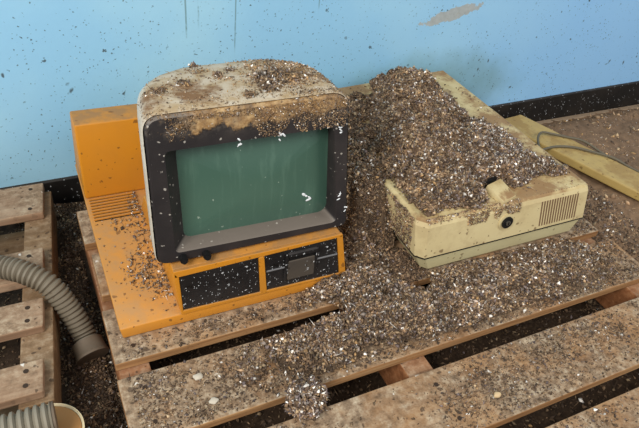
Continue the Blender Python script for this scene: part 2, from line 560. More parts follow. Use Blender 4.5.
class Grit:
    def __init__(self):
        self.v = []; self.f = []; self.c = []; self.n = 0

    def chips(self, P, size, weights, flat=(.35, .9), bright=1.0, tone=.5):
        """P Nx3 chip centres"""
        P = np.asarray(P)
        N = len(P)
        if not N:
            return
        size = np.broadcast_to(np.asarray(size, float), (N,))
        w = np.array(weights) / np.sum(weights)
        ci = RNG.choice(len(PAL), N, p=w)
        colr = PAL[ci] * (0.6 + .8 * RNG.random((N, 1))) * bright
        # patches of darker and paler matter a few centimetres across
        tn = fbm(P[:, 0] * 1.0 + P[:, 2] * .6, P[:, 1] + P[:, 2] * .8, 26, 3)
        ca, ia = clods(P[:, 0] + .4 * P[:, 2], P[:, 1] + .4 * P[:, 2], 60)
        colr = colr * ((1 + tone * 2.2 * (tn - .42)) * (.72 + .5 * ia))[:, None].clip(.3, 1.7)
        ti = RNG.integers(0, len(TV), N)
        base = np.stack(TV)[ti]                                          # N,12,3
        sc = np.stack([.85 + .55 * RNG.random(N), .5 + .5 * RNG.random(N), flat[0] * .7 + (flat[1] - flat[0] * .7) * RNG.random(N) ** 1.6], 1)
        sl = RNG.random(N) < .10                                            # slivers of straw and feather shaft
        sc[sl] *= np.array([2.3, .32, .5])
        base = base * sc[:, None, :] * size[:, None, None]
        q = RNG.normal(size=(N, 4)); q /= np.linalg.norm(q, axis=1, keepdims=True)
        a, b, c, d = q.T
        R = np.stack([1 - 2 * (c * c + d * d), 2 * (b * c - a * d), 2 * (b * d + a * c), 2 * (b * c + a * d), 1 - 2 * (b * b + d * d), 2 * (c * d - a * b),
                      2 * (b * d - a * c), 2 * (c * d + a * b), 1 - 2 * (b * b + c * c)], 1).reshape(N, 3, 3)
        V = np.einsum('nij,nkj->nki', R, base) + P[:, None, :]
        F = TF[None] + (np.arange(N) * len(TV[0]))[:, None, None] + self.n
        self.v.append(V.reshape(-1, 3)); self.f.append(F.reshape(-1, 3))
        self.c.append(np.repeat(colr, len(TV[0]), axis=0)); self.n += N * len(TV[0])

    def sheet(self, X, Y, Z, mask, col=(96, 78, 62), var=.5):
        """heightfield: X,Y,Z 2D arrays, mask of cells kept"""
        ny, nx = X.shape
        idx = np.arange(nx * ny).reshape(ny, nx)
        quads = []
        keep = mask[:-1, :-1] & mask[1:, :-1] & mask[:-1, 1:] & mask[1:, 1:]
        a = idx[:-1, :-1][keep]; b = idx[:-1, 1:][keep]; c = idx[1:, 1:][keep]; d = idx[1:, :-1][keep]
        F = np.concatenate([np.stack([a, b, c], 1), np.stack([a, c, d], 1)])
        used = np.unique(F)
        re = -np.ones(nx * ny, int); re[used] = np.arange(len(used))
        V = np.stack([X.ravel(), Y.ravel(), Z.ravel()], 1)[used]
        base = np.array(lin(*col)[:3])
        colr = base[None] * (1 - var / 2 + var * RNG.random((len(used), 1)))
        self.v.append(V); self.f.append(re[F] + self.n); self.c.append(colr); self.n += len(used)

    def build(self, name, label, cat, parent=None, origin=None):
        V = np.concatenate(self.v); F = np.concatenate(self.f); Cc = np.concatenate(self.c)
        lo = V.min(0); hi = V.max(0)
        org = Vector(((lo[0] + hi[0]) / 2, (lo[1] + hi[1]) / 2, lo[2])) if origin is None else Vector(origin)
        V = V - np.array(org[:])
        me = bpy.data.meshes.new(name)
        me.vertices.add(len(V)); me.vertices.foreach_set('co', V.astype(np.float32).ravel())
        me.loops.add(F.size); me.loops.foreach_set('vertex_index', F.astype(np.int32).ravel())
        me.polygons.add(len(F))
        me.polygons.foreach_set('loop_start', np.arange(0, F.size, 3, dtype=np.int32))
        me.update(calc_edges=True)
        at = me.attributes.new('chip_colour', 'FLOAT_COLOR', 'POINT')
        at.data.foreach_set('color', np.concatenate([Cc, np.ones((len(Cc), 1))], 1).astype(np.float32).ravel())
        me.materials.append(M['grit'])
        me.validate()
        o = bpy.data.objects.new(name, me)
        link(o, org, parent)
        if not parent:
            tag(o, label, cat, kind='stuff')
        return o


def rect_points(n, x0, x1, y0, y1):
    return x0 + (x1 - x0) * RNG.random(n), y0 + (y1 - y0) * RNG.random(n)


def sizes(n, lo=.003, hi=.0085, p=2.2):
    return lo + (hi - lo) * RNG.random(n) ** p


# ------------------------------------------------------------------ the setting
FZ = -.145
WY = 1.523
bm = bmesh.new(); box(bm, -1.6, 3.6, WY + .004, WY + .12, FZ - .05, 1.9)
o = finish('wall_back', bm, M['wall'], origin=(1.0, WY, 1.0)); o['kind'] = 'structure'
bm = bmesh.new(); box(bm, -1.6, 3.6, -1.5, WY + .12, FZ - .12, FZ - .012)
o = finish('floor', bm, M['floor'], origin=(1.0, 0, FZ)); o['kind'] = 'structure'
bm = bmesh.new()
x0, x1 = -1.6, 3.6
zt = lambda x: -.062 + .0172 * x
hexa(bm, [(x0, WY - .008, FZ - .012), (x1, WY - .008, FZ - .012), (x1, WY + .006, FZ - .012), (x0, WY + .006, FZ - .012),
          (x0, WY - .008, zt(x0)), (x1, WY - .008, zt(x1)), (x1, WY + .006, zt(x1)), (x0, WY + .006, zt(x0))], .002)
o = finish('baseboard_back', bm, M['base_black']); o['kind'] = 'structure'
bm = bmesh.new(); box(bm, 1.3, 3.5, WY - .032, WY - .008, FZ - .012, FZ + .012, .004)
o = finish('trim_1', bm, M['ledge']); o['kind'] = 'structure'

# ------------------------------------------------------------------ pallets
def nail(parent, x, y, z):
    bm = bmesh.new(); cyl(bm, (x, y, z), (0, 0, 1), .005, .003, 10)
    return finish('nail', bm, M['nail'], parent)


pal = thing('wooden_pallet', 'wooden pallet under both old computers, its boards running across the picture', 'pallet', (.7, .85, FZ), 'wooden pallets')
XL, XR = .05, 1.362
slats = [(.035, .165), (.225, .362), (.405, .557), (.605, .752), (.788, .935), (.978, 1.115), (1.155, 1.285)]
for i, (a, b) in enumerate(slats):
    bm = bmesh.new()
    dl = [.012, .008, .006, .0, .004, .012, .004][i]
    dr = [0, .004, 0, .005, .0, -.006, .004][i]
    box(bm, XL + dl, XR + dr, a, b, -.022, 0, .0025)
    bo = finish('deck_board', bm, M['board'], pal)
    for nx in (XL + .045, .63, XR - .05):
        for ny in (a + .035, b - .035):
            nail(bo, nx, ny, -.0005)
for i, (a, b) in enumerate([(.058, .118), (.600, .662), (1.285, 1.345)]):
    bm = bmesh.new(); box(bm, a, b, .045, 1.275, -.125, -.0225, .003)
    finish('stringer', bm, M['stringer'], pal)
for (a, b) in [(.05, .18), (.49, .62), (1.14, 1.27)]:
    bm = bmesh.new(); box(bm, XL + .01, XR - .01, a, b, FZ, -.1255, .002)
    finish('bottom_board', bm, M['stringer'], pal)

pl2 = thing('wooden_pallet', 'greyer wooden pallet beside the wall at left, under the ribbed hose', 'pallet', (-.3, 1.1, FZ), 'wooden pallets')
xe = lambda y: -.079 + .107 * (y - .755)
for (a, b) in [(1.305, 1.43), (1.075, 1.175), (.935, 1.015), (.775, .852)]:
    bm = bmesh.new()
    xa, xb = xe(a), xe(b)
    hexa(bm, [(-.75, a, -.022), (xa, a, -.022), (xb, b, -.022), (-.75, b, -.022), (-.75, a, 0), (xa, a, 0), (xb, b, 0), (-.75, b, 0)], .003)
    bo = finish('deck_board', bm, M['greyboard'], pl2)
    for ny in (a + .022, b - .022):
        nail(bo, xe(ny) - .03, ny, -.0005)
for off in (.0, -.42):
    bm = bmesh.new()
    a, b = .765, 1.42
    w = .062
    xa, xb = xe(a) + off + .016, xe(b) + off + .016
    hexa(bm, [(xa - w, a, -.122), (xa, a, -.122), (xb, b, -.122), (xb - w, b, -.122), (xa - w, a, -.0225), (xa, a, -.0225), (xb, b, -.0225), (xb - w, b, -.0225)], .003)
    finish('stringer', bm, M['darkbeam'], pl2)
for (a, b) in [(.78, .88), (1.3, 1.4)]:
    bm = bmesh.new(); box(bm, -.74, xe(a) - .0, a, b, FZ, -.1225, .002)
    finish('bottom_board', bm, M['darkbeam'], pl2)

# ------------------------------------------------------------------ orange computer
oc = thing('desktop_computer', 'orange desktop computer with two black drive bays, under the monitor', 'computer', (.33, 1.15, 0))
bm = bmesh.new()
hexa(bm, [(.081, .845, .001), (.588, .845, .001), (.588, 1.45, .001), (.081, 1.45, .001),
          (.076, .845, .031), (.586, .845, .031), (.586, 1.45, .031), (.078, 1.45, .031)], .004, 3)
finish('base_tray', bm, M['orange_dusty'], oc, True)
bm = bmesh.new()
hexa(bm, [(.080, 1.285, .0312), (.575, 1.285, .0312), (.575, 1.445, .0312), (.080, 1.445, .0312),
          (.081, 1.290, .240), (.545, 1.290, .240), (.545, 1.366, .236), (.081, 1.366, .236)], .005, 3)
finish('rear_housing', bm, M['orange'], oc, True)
bm = bmesh.new()
hexa(bm, [(.200, .850, .0312), (.583, .850, .0312), (.583, 1.215, .0312), (.200, 1.215, .0312),
          (.188, .850, .1555), (.556, .850, .1555), (.556, 1.10, .1555), (.188, 1.10, .1555)], .004, 3)
finish('drive_housing', bm, M['orange'], oc, True)
# front frame: strips around both bays
def yq(bm, q, y0, y1, bev=.0015, mi=0):
    """prism with front outline q = BL, BR, TR, TL in x,z"""
    hexa(bm, [(q[0][0], y0, q[0][1]), (q[1][0], y0, q[1][1]), (q[1][0], y1, q[1][1]), (q[0][0], y1, q[0][1]),
              (q[3][0], y0, q[3][1]), (q[2][0], y0, q[2][1]), (q[2][0], y1, q[2][1]), (q[3][0], y1, q[3][1])], bev, 2, mi)


def lerp2(a, b, t):
    return (a[0] + (b[0] - a[0]) * t, a[1] + (b[1] - a[1]) * t)


BLo, BRo, TRo, TLo = (.200, .0312), (.583, .0312), (.5565, .157), (.1875, .157)
b1 = [(.204, .042), (.373, .036), (.3635, .1425), (.198, .140)]
b2 = [(.388, .036), (.566, .035), (.5445, .149), (.3755, .146)]
bm = bmesh.new()
yq(bm, [BLo, b1[0], b1[3], TLo], .842, .8495)
yq(bm, [b1[1], b2[0], b2[3], b1[2]], .842, .8495)
yq(bm, [b2[1], BRo, TRo, b2[2]], .842, .8495)
yq(bm, [TLo[:1] + (.140,), TRo[:1] + (.149,), TRo, TLo], .842, .8495)
yq(bm, [BLo, BRo, (.583, .036), (.200, .042)], .842, .8495)
finish('front_frame', bm, M['orange'], oc, False)
bm = bmesh.new(); yq(bm, b1, .8445, .8497)
finish('blank_drive_bay', bm, M['black'], oc)
bm = bmesh.new(); yq(bm, b2, .8445, .8497)
fd = finish('floppy_drive', bm, M['black'], oc)
bm = bmesh.new()
box(bm, .384, .428, .8425, .8445, .0945, .0985, .0006)
finish('disk_slot', bm, M['greyslot'], fd)
bm = bmesh.new()
box(bm, .498, .552, .8425, .8445, .0965, .1005, .0006)
finish('disk_slot', bm, M['greyslot'], fd)
bm = bmesh.new()
box(bm, .430, .498, .8375, .8446, .127, .136, .001)
box(bm, .425, .4315, .8405, .8446, .058, .134, .001); box(bm, .495, .5015, .8405, .8446, .058, .134, .001)
finish('latch_recess', bm, M['black'], fd)
bm = bmesh.new()
hexa(bm, [(.432, .836, .062), (.495, .836, .062), (.495, .8446, .062), (.432, .8446, .062), (.432, .841, .112), (.495, .841, .112), (.495, .8446, .112), (.432, .8446, .112)], .0015)
finish('latch_lever', bm, M['latch'], fd)
bm = bmesh.new(); box(bm, .432, .495, .8435, .8448, .113, .126)
finish('finger_opening', bm, M['slot'], fd)
bm = bmesh.new()
box(bm, .088, .192, 1.192, 1.284, .0305, .0325, 0, mi=1)
for k in range(8):
    y = 1.194 + k * .0115
    hexa(bm, [(.086, y, .0312), (.196, y, .0312), (.196, y + .0078, .0312), (.086, y + .0078, .0312),
              (.086, y, .0372), (.196, y, .0372), (.196, y + .0078, .0342), (.086, y + .0078, .0342)], .0008, 1)
finish('vent_grille', bm, [M['orange_dusty'], M['slot']], oc)

# ------------------------------------------------------------------ monitor
mon = thing('crt_monitor', 'old monitor with dark bezel and green screen, its top crusted with droppings', 'monitor', (.37, 1.0, .157))
LEAN = .12
bp = lambda x, z, d: Vector((x, .862 + LEAN * (z - .16) + d, z))
outer = [(.165, .1615), (.575, .1600), (.553, .466), (.1645, .465)]
openq = [(.199, .184), (.549, .176), (.526, .401), (.194, .401)]
inner = [(.226, .187), (.541, .180), (.531, .385), (.2215, .385)]
NR = 8
ro = roundquad(outer, [.022, .018, .04, .03], NR)
ro2 = roundquad([(.168, .1645), (.572, .163), (.550, .463), (.1675, .462)], [.021, .017, .038, .028], NR)
rp = roundquad(openq, [.012, .016, .014, .012], NR)
rp2 = roundquad([(.201, .186), (.547, .178), (.524, .399), (.196, .399)], [.012, .016, .014, .012], NR)
ri = roundquad(inner, [.016, .022, .018, .016], NR)
bm = bmesh.new()
loft(bm, [[bp(p.x, p.y, .03) for p in ro], [bp(p.x, p.y, .004) for p in ro], [bp(p.x, p.y, 0) for p in ro2], [bp(p.x, p.y, 0) for p in rp],
          [bp(p.x, p.y, .004) for p in rp2], [bp(p.x, p.y, .036) for p in ri], [bp(p.x, p.y, .048) for p in ri]], False, False)
bez = finish('bezel', bm, M['bezel'], mon, True)
# picture tube: rounded, bulging glass
bm = bmesh.new()
c = Vector((.379, .284))
rings = []
for t in (1.03, .96, .88, .8, .7, .6, .5, .4, .3, .2, .1, .03):
    ring = []
    for p in ri:
        qx, qz = c.x + (p.x - c.x) * t, c.y + (p.y - c.y) * t
        u_, v_ = (qx - .381) / .168, (qz - .284) / .108
        ring.append(bp(qx, qz, .042 - .022 * max(0, 1 - .5 * u_ * u_ - .5 * v_ * v_)))
    rings.append(ring)
loft(bm, rings, False, True)
scr = finish('screen', bm, M['screen'], mon, True)
# casing
def rq(i, g, top=0, bot=0, r=(.022, .018, .045, .035)):
    l, rr = i
    return roundquad([(.165 - g + l, .1615 - g * .2 + bot), (.575 + g - rr, .160 - g * .2 + bot), (.553 + g - rr, .466 + g - top), (.1645 - g + l, .465 + g - top)], list(r), NR)
secs = [(.006, (0, 0), .0025, 0, 0, (.024, .02, .045, .034)), (.010, (0, 0), .004, 0, 0, (.024, .02, .045, .036)), (.05, (.004, 0), .0045, .001, 0, (.03, .03, .05, .042)),
        (.10, (.012, .0), .005, .004, .0, (.03, .03, .055, .05)), (.14, (.020, .003), .006, .008, 0, (.03, .03, .06, .06)), (.175, (.038, .016), .006, .013, 0, (.04, .04, .07, .07)),
        (.20, (.066, .038), .006, .018, .005, (.05, .05, .08, .08)), (.218, (.10, .072), .006, .026, .01, (.05, .05, .08, .08)), (.23, (.145, .12), .006, .045, .02, (.05, .05, .06, .06))]
bm = bmesh.new()
rings = [[bp(p.x, p.y, d) for p in rq(i, g, tp, bt, r)] for d, i, g, tp, bt, r in secs]
# shift each section so its back leans less than the bezel
loft(bm, rings, False, True)
cas = finish('casing', bm, M['casing'], mon, True, label='stained off-white casing')
for (x, z) in ((.212, .1725), (.258, .1695)):
    bm = bmesh.new()
    b_ = bp(x, z, -.006)
    cyl(bm, b_, (0, 1, -.1), .008, .014, 14)
    cyl(bm, b_ + Vector((0, -.008, 0)), (0, 1, -.1), .0055, .006, 12)
    finish('control_knob', bm, M['slot'], mon, True)
# white droppings stuck to the glass and bezel
def splat(parent, x, z, d, sx, sz, seed):
    r = random.Random(seed)
    bm = bmesh.new()
    for k in range(4):
        ox, oz = (r.random() - .5) * sx * .9, (r.random() - .5) * sz * .9
        m = Matrix.Translation(bp(x + ox, z + oz, d)) @ Matrix.Rotation(r.random() * 3, 4, 'Y') @ Matrix.Diagonal((sx * .24 * (.4 + r.random()), .0012, sz * .26 * (.4 + r.random()), 1))
        bmesh.ops.create_icosphere(bm, subdivisions=2, radius=1, matrix=m)
    return finish('dropping_splat', bm, M['dropping'], parent, True)
splat(mon, .487, .232, .0265, .022, .026, 1)
splat(mon, .548, .238, .0005, .009, .018, 2)
splat(mon, .415, .400, .0008, .010, .022, 3)
splat(mon, .330, .400, .0005, .006, .016, 5)
splat(mon, .567, .205, -.001, .008, .014, 4)
splat(mon, .540, .392, .0005, .008, .02, 6)

# ------------------------------------------------------------------ cream case
cc = thing('computer_case', 'cream computer case with a keylock and side vents, buried under a droppings pile', 'computer', (1.0, 1.13, 0))
def octa_ring(l, r, f, b0, b1, z, ch, cr):
    """plan outline with chamfered front corners; b0 back y at left, b1 back y at right"""
    return [Vector(p) for p in ((l + ch, f, z), (r - cr, f, z), (r, f + cr, z), (r + .0, b1, z), (l, b0, z), (l, f + ch, z))]
bm = bmesh.new()
loft(bm, [octa_ring(.792, 1.255, .812, 1.44, 1.47, .003, .012, .02), octa_ring(.776, 1.272, .803, 1.445, 1.482, .016, .014, .018),
          octa_ring(.754, 1.281, .801, 1.447, 1.487, .0570, .018, .010)])
finish('lower_shell', bm, M['cream_low'], cc)
bm = bmesh.new(); loft(bm, [octa_ring(.7472, 1.2845, .7973, 1.4482, 1.4882, .0580, .018, .008), octa_ring(.7472, 1.2845, .7973, 1.4482, 1.4882, .0607, .018, .008)])
finish('seam', bm, M['slot'], cc)
bm = bmesh.new()
loft(bm, [octa_ring(.748, 1.284, .798, 1.448, 1.488, .0613, .018, .008), octa_ring(.737, 1.268, .806, 1.447, 1.49, .148, .022, .010),
          octa_ring(.740, 1.264, .810, 1.445, 1.488, .159, .021, .010), octa_ring(.747, 1.256, .818, 1.439, 1.481, .163, .018, .010)])
us = finish('upper_shell', bm, M['cream'], cc)
bm = bmesh.new()
for k in range(15):
    x = 1.100 + k * .0087
    hexa(bm, [(x + .016, .7985, .070), (x + .0205, .7985, .070), (x + .0205, .806, .070), (x + .016, .806, .070),
              (x, .8055, .147), (x + .0045, .8055, .147), (x + .0045, .812, .147), (x, .812, .147)], 0)
    hexa(bm, [(x, .8055, .147), (x + .0045, .8055, .147), (x + .0045, .812, .144), (x, .812, .144),
              (x - .002, .818, .1635), (x + .0025, .818, .1635), (x + .0025, .824, .160), (x - .002, .824, .160)], 0)
finish('vent_slots', bm, M['brown_slot'], us, label='brown vent slots')
bm = bmesh.new(); cyl(bm, (.996, .8035, .113), (0, -1, .08), .0235, .006, 26)
kl = finish('keylock', bm, M['cream'], us, True)
bm = bmesh.new(); cyl(bm, (.996, .799, .113), (0, -1, .08), .0160, .006, 22, mi=0); cyl(bm, (.996, .7955, .1135), (0, -1, .08), .0065, .004, 18, mi=1)
box(bm, .9948, .9972, .7925, .7945, .1095, .1175, mi=0)
finish('lock_barrel', bm, [M['slot'], M['metal']], kl, True)
# raised latch tile on the top with a dark slot behind it
bm = bmesh.new()
hexa(bm, [(.972, .812, .158), (1.026, .824, .158), (1.022, .888, .162), (.962, .874, .162), (.974, .812, .174), (1.022, .824, .174), (1.020, .886, .182), (.966, .872, .182)], .003, 2)
finish('release_latch', bm, M['cream'], us, True)
bm = bmesh.new(); hexa(bm, [(.935, .874, .160), (1.010, .889, .160), (1.010, .897, .160), (.935, .882, .160), (.935, .874, .181), (1.010, .889, .183), (1.010, .897, .183), (.935, .882, .181)])
finish('latch_gap', bm, M['slot'], us)

# ------------------------------------------------------------------ cream board and cables
bm = bmesh.new()
bz = lambda p, z: (p[0], p[1], z)
q = [(1.560, 1.47), (1.80, .79), (1.925, .80), (1.692, 1.485)]
hexa(bm, [bz(p, -.097) for p in q] + [bz(p, -.065) for p in q], .005, 2)
o = finish('cover_panel', bm, M['panel'])
tag(o, 'long yellowed cream panel lying on the dirt between case and wall', 'panel')
bm = bmesh.new()
p = [(1.575, 1.225, -.061), (1.582, 1.256, -.059), (1.615, 1.305, -.052), (1.655, 1.331, -.050), (1.70, 1.317, -.056), (1.745, 1.290, -.060), (1.79, 1.25, -.0605), (1.85, 1.19, -.09), (1.9, 1.15, -.103)]
tube(bm, resample(p, .012), .0042, 10)
o = finish('cable', bm, M['cable'], None, True); tag(o, 'grey cable making an upward loop on the yellowed panel', 'cable', 'cables on the panel')
bm = bmesh.new()
p = [(1.56, 1.24, -.06), (1.61, 1.247, -.0585), (1.66, 1.246, -.0585), (1.72, 1.222, -.0585), (1.77, 1.175, -.0585), (1.81, 1.13, -.0585), (1.86, 1.09, -.08), (1.91, 1.06, -.1)]
tube(bm, resample(p, .012), .0044, 10)
o = finish('cable', bm, M['cable'], None, True); tag(o, 'grey cable lying straight across the yellowed panel, nearer than the loop', 'cable', 'cables on the panel')

# ------------------------------------------------------------------ hoses and tub
def corrugated(bm, path_pts, r, pitch):
    path = resample(path_pts, pitch / 6)
    tube(bm, path, lambda i: r * (1.0 - .2 * (1 if i % 6 in (0,) else .55 if i % 6 in (1, 5) else 0)), 24)
h1 = thing('vacuum_hose', 'long ribbed grey hose crossing the left pallet and dropping to the floor', 'hose', (-.05, 1.0, FZ), 'ribbed hoses')
bm = bmesh.new()
hp = [(-.74, 1.19, .026), (-.55, 1.215, .026), (-.36, 1.20, .028), (-.25, 1.172, .028), (-.17, 1.132, .029), (-.117, 1.099, .030), (-.077, 1.068, .030), (-.035, 1.034, .010), (-.005, 1.0, -.045), (.012, .966, -.092), (.018, .935, -.108)]
corrugated(bm, hp, .0252, .0108)
finish('corrugated_tube', bm, M['hose'], h1, True)
bm = bmesh.new()
a, b = Vector((.014, .953, -.104)), Vector((.021, .918, -.118))
tube(bm, [a, a.lerp(b, .05), a.lerp(b, .12), a.lerp(b, .8), a.lerp(b, .86), b], lambda i: [.028, .034, .033, .0345, .0365, .0365][i], 28)
finish('cuff', bm, M['cuff'], h1, True, label='dark plastic end cuff')
tub = thing('plastic_tub', 'small round tan plastic tub on the floor under the lower hose end', 'tub', (-.07, .688, FZ))
bm = bmesh.new()
R_ = .058
n = 40
circ = lambda r, z: [Vector((-.078 + r * math.cos(2 * math.pi * k / n), .687 + r * math.sin(2 * math.pi * k / n), z)) for k in range(n)]
loft(bm, [circ(.05, FZ), circ(R_ - .002, FZ + .004), circ(R_ - .001, -.012), circ(R_ - .004, -.006), circ(R_ - .012, -.0055)])
finish('body', bm, M['tan'], tub, True)
bm = bmesh.new()
R2 = [circ(R_ - .003, -.010), circ(R_ + .001, -.008), circ(R_ + .001, -.0035), circ(R_ - .0002, -.003), circ(R_ - .003, -.0065)]
loft(bm, R2, False, False)
finish('rim', bm, M['tan_rim'], tub, True, label='pale tub rim')
h2 = thing('vacuum_hose', 'pale ribbed hose end resting on the tan tub at the lower left', 'hose', (-.2, .69, FZ), 'ribbed hoses')
bm = bmesh.new()
corrugated(bm, [(-.75, .60, -.11), (-.60, .64, -.07), (-.45, .675, .0), (-.3, .690, .027), (-.18, .690, .027), (-.066, .690, .027)], .0315, .0125)
finish('corrugated_tube', bm, M['hose_light'], h2, True)
bm = bmesh.new(); cyl(bm, (-.064, .690, .027), (1, 0, 0), .0295, .006, 28)
finish('end_ring', bm, M['cuff'], h2, True)

# ------------------------------------------------------------------ droppings pile on the cream case
def clods(x, y, scale):
    """cellular relief: height 0..1 of the nearest rounded clod, and a random number per clod"""
    x = np.asarray(x) * scale; y = np.asarray(y) * scale
    xi = np.floor(x).astype(int); yi = np.floor(y).astype(int)
    best = np.full(x.shape, 9.0); idn = np.zeros(x.shape)
    for ox in (-1, 0, 1):
        for oy in (-1, 0, 1):
            a = xi + ox; b = yi + oy
            r1 = _T[a % 256, b % 256]; r2 = _T[(a + 91) % 256, (b + 37) % 256]; r3 = _T[(a + 13) % 256, (b + 151) % 256]
            d = np.hypot(a + r1 - x, b + r2 - y) * (.75 + .6 * r3)
            m = d < best
            best = np.where(m, d, best); idn = np.where(m, r3, idn)
    return np.sqrt(np.clip(1 - best ** 2 * 1.3, 0, 1)), idn


def lumps(x, y):
    """crumbly relief: rounded clods with pits between them"""
    wx = x + .006 * (fbm(x, y, 70, 2) - .4); wy = y + .006 * (fbm(x + 5, y + 3, 70, 2) - .4)
    a, ia = clods(wx, wy, 46)
    b, ib = clods(wx + 3.3, wy + 1.7, 95)
    c = fbm(x + 2, y + 6, 22, 2) - .42
    return .015 * (a * (.4 + ia) - .7) + .006 * (b - .6) + .030 * c * np.abs(c) / .2


def pile_h(x, y):
    """height above the case top (z=.163); negative where bare"""
    n = fbm(x, y, 9) - .5
    n2 = fbm(x + 3, y + 1, 30) - .5
    h = .086 * np.exp(-((x - (.972 - .25 * (1.25 - y))) / .105) ** 2 - ((y - 1.27) / .115) ** 2)
    h = h + .060 * np.exp(-((x - .935) / .15) ** 2 - ((y - 1.08) / .17) ** 2)
    h = h + .026 * np.exp(-((x - 1.08) / .1) ** 2 - ((y - .93) / .08) ** 2) + .018
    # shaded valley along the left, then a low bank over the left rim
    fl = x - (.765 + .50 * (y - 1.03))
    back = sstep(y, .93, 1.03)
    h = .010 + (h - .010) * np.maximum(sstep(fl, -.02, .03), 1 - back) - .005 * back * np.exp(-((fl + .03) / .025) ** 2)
    er = 1.10 + (1.43 - y) * .215 + .018 * np.sin(y * 31) + n * .05
    h = h * sstep(er - x, -.012, .05) - .012 * (er - x < -.012)
    fe = .826 + .045 * sstep(x, .93, 1.0) + n2 * .02 + .012 * np.sin(x * 40)
    h = h * sstep(y - fe, -.006, .03)
    lim = .755 + n2 * .02 - .03 * sstep(y, 1.0, 1.06)
    h = h * sstep(x - lim, -.004, .03)
    # bare rear-left corner of the case
    h = h * sstep(1.385 + .08 * sstep(x, .93, .97) - y + n * .06, -.02, .03)
    # keep clear of the latch tile
    d = ((x - .995) / .05) ** 2 + ((y - .845) / .05) ** 2
    h = h * sstep(d, .55, 1.5)
    return h + (h > .004) * (n * .022 + n2 * .010 + lumps(x, y))


def grit_size(n, lo=.0013, hi=.0066, p=2.7):
    return lo + (hi - lo) * RNG.random(n) ** p


G = Grit()
gx, gy = np.meshgrid(np.arange(.742, 1.262, .004), np.arange(.812, 1.46, .004))
H = pile_h(gx, gy)
G.sheet(gx, gy, .161 + np.maximum(H, -.002), H > .002, (96, 76, 58), .8)
x, y = rect_points(170000, .742, 1.262, .815, 1.48)
h = pile_h(x, y)
k = (h > .003) & (RNG.random(len(x)) < .8)
x, y, h = x[k], y[k], h[k]
sz = grit_size(len(x))
pal = fbm(x + 1, y + 2, 11)
side = sstep(x - .95 + (1.0 - y) * .6, -.12, .18)      # tan at the back left, greyer and whiter at the front right
kk = RNG.random(len(x)) < side
P = np.stack([x, y, .162 + h + sz * .35], 1)
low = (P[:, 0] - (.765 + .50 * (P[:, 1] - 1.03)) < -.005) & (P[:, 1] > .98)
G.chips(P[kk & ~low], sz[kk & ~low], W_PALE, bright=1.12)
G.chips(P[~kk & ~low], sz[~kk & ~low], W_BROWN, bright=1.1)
G.chips(P[low], sz[low], W_SOIL_SHADE)  # old dirt, darkened partly to paint in the shade of the valley
# loose crumbs on the bare plastic around
x, y = rect_points(3000, .75, 1.255, .825, 1.44)
k = pile_h(x, y) < .003
k &= RNG.random(len(x)) < np.where(x > 1.12, .25, .5)
x, y = x[k], y[k]; sz = sizes(len(x), .0013, .0055, 3)
G.chips(np.stack([x, y, .164 + sz * .3], 1), sz, W_BROWN)
n_ = 3600
x = .757 + .275 * RNG.random(n_)
q = fbm(x * 1.2, x * 0 + .7, 22, 3)
z = .1635 - RNG.random(n_) ** 1.8 * (.006 + .028 * sstep(q, .4, .6))
k = RNG.random(n_) < .25 + .7 * sstep(q, .36, .55)
yy = np.where(z > .159, .811 + (z - .159) * 2, .806 + (z - .148) * .36)
yy = np.where(z < .148, .798 + (z - .0613) * .092, yy)
G.chips(np.stack([x[k], yy[k] - .0006, z[k]], 1), grit_size(k.sum(), .0009, .0042, 2.2), W_STRAW, (.2, .5))
n_ = 5200
y = .835 + .30 * RNG.random(n_); z = .058 + .105 * RNG.random(n_)
q = fbm(y * 1.5, z * 1.5, 16, 3)
dn = sstep(q, .36, .52) * .7 + .5 * np.exp(-((z - .09) / .02) ** 2) + .8 * np.exp(-((z - .064) / .010) ** 2) + .8 * np.exp(-((z - .156) / .008) ** 2)
k = RNG.random(n_) < dn
xx = .748 - .011 * (z - .0613) / .087 - .0005
G.chips(np.stack([xx[k] - .0005, y[k], z[k]], 1), grit_size(k.sum(), .0010, .0048, 2.2), W_BROWN, (.2, .5))
# clods
x, y = rect_points(260, .78, 1.2, .83, 1.4); h = pile_h(x, y); k = h > .012
for a_, b_, c_ in zip(x[k], y[k], h[k]):
    r_ = .006 + .007 * RNG.random()
    d_ = RNG.normal(size=(26, 3)); d_ /= np.linalg.norm(d_, axis=1, keepdims=True)
    G.chips(d_ * r_ * (.7 + .4 * RNG.random((26, 1))) + np.array((a_, b_, .164 + c_)), grit_size(26, .0022, .006, 1.5), W_PILE)
G.build('droppings_pile', 'tall crumbly pile of grey brown dried droppings heaped on the cream case', 'debris')

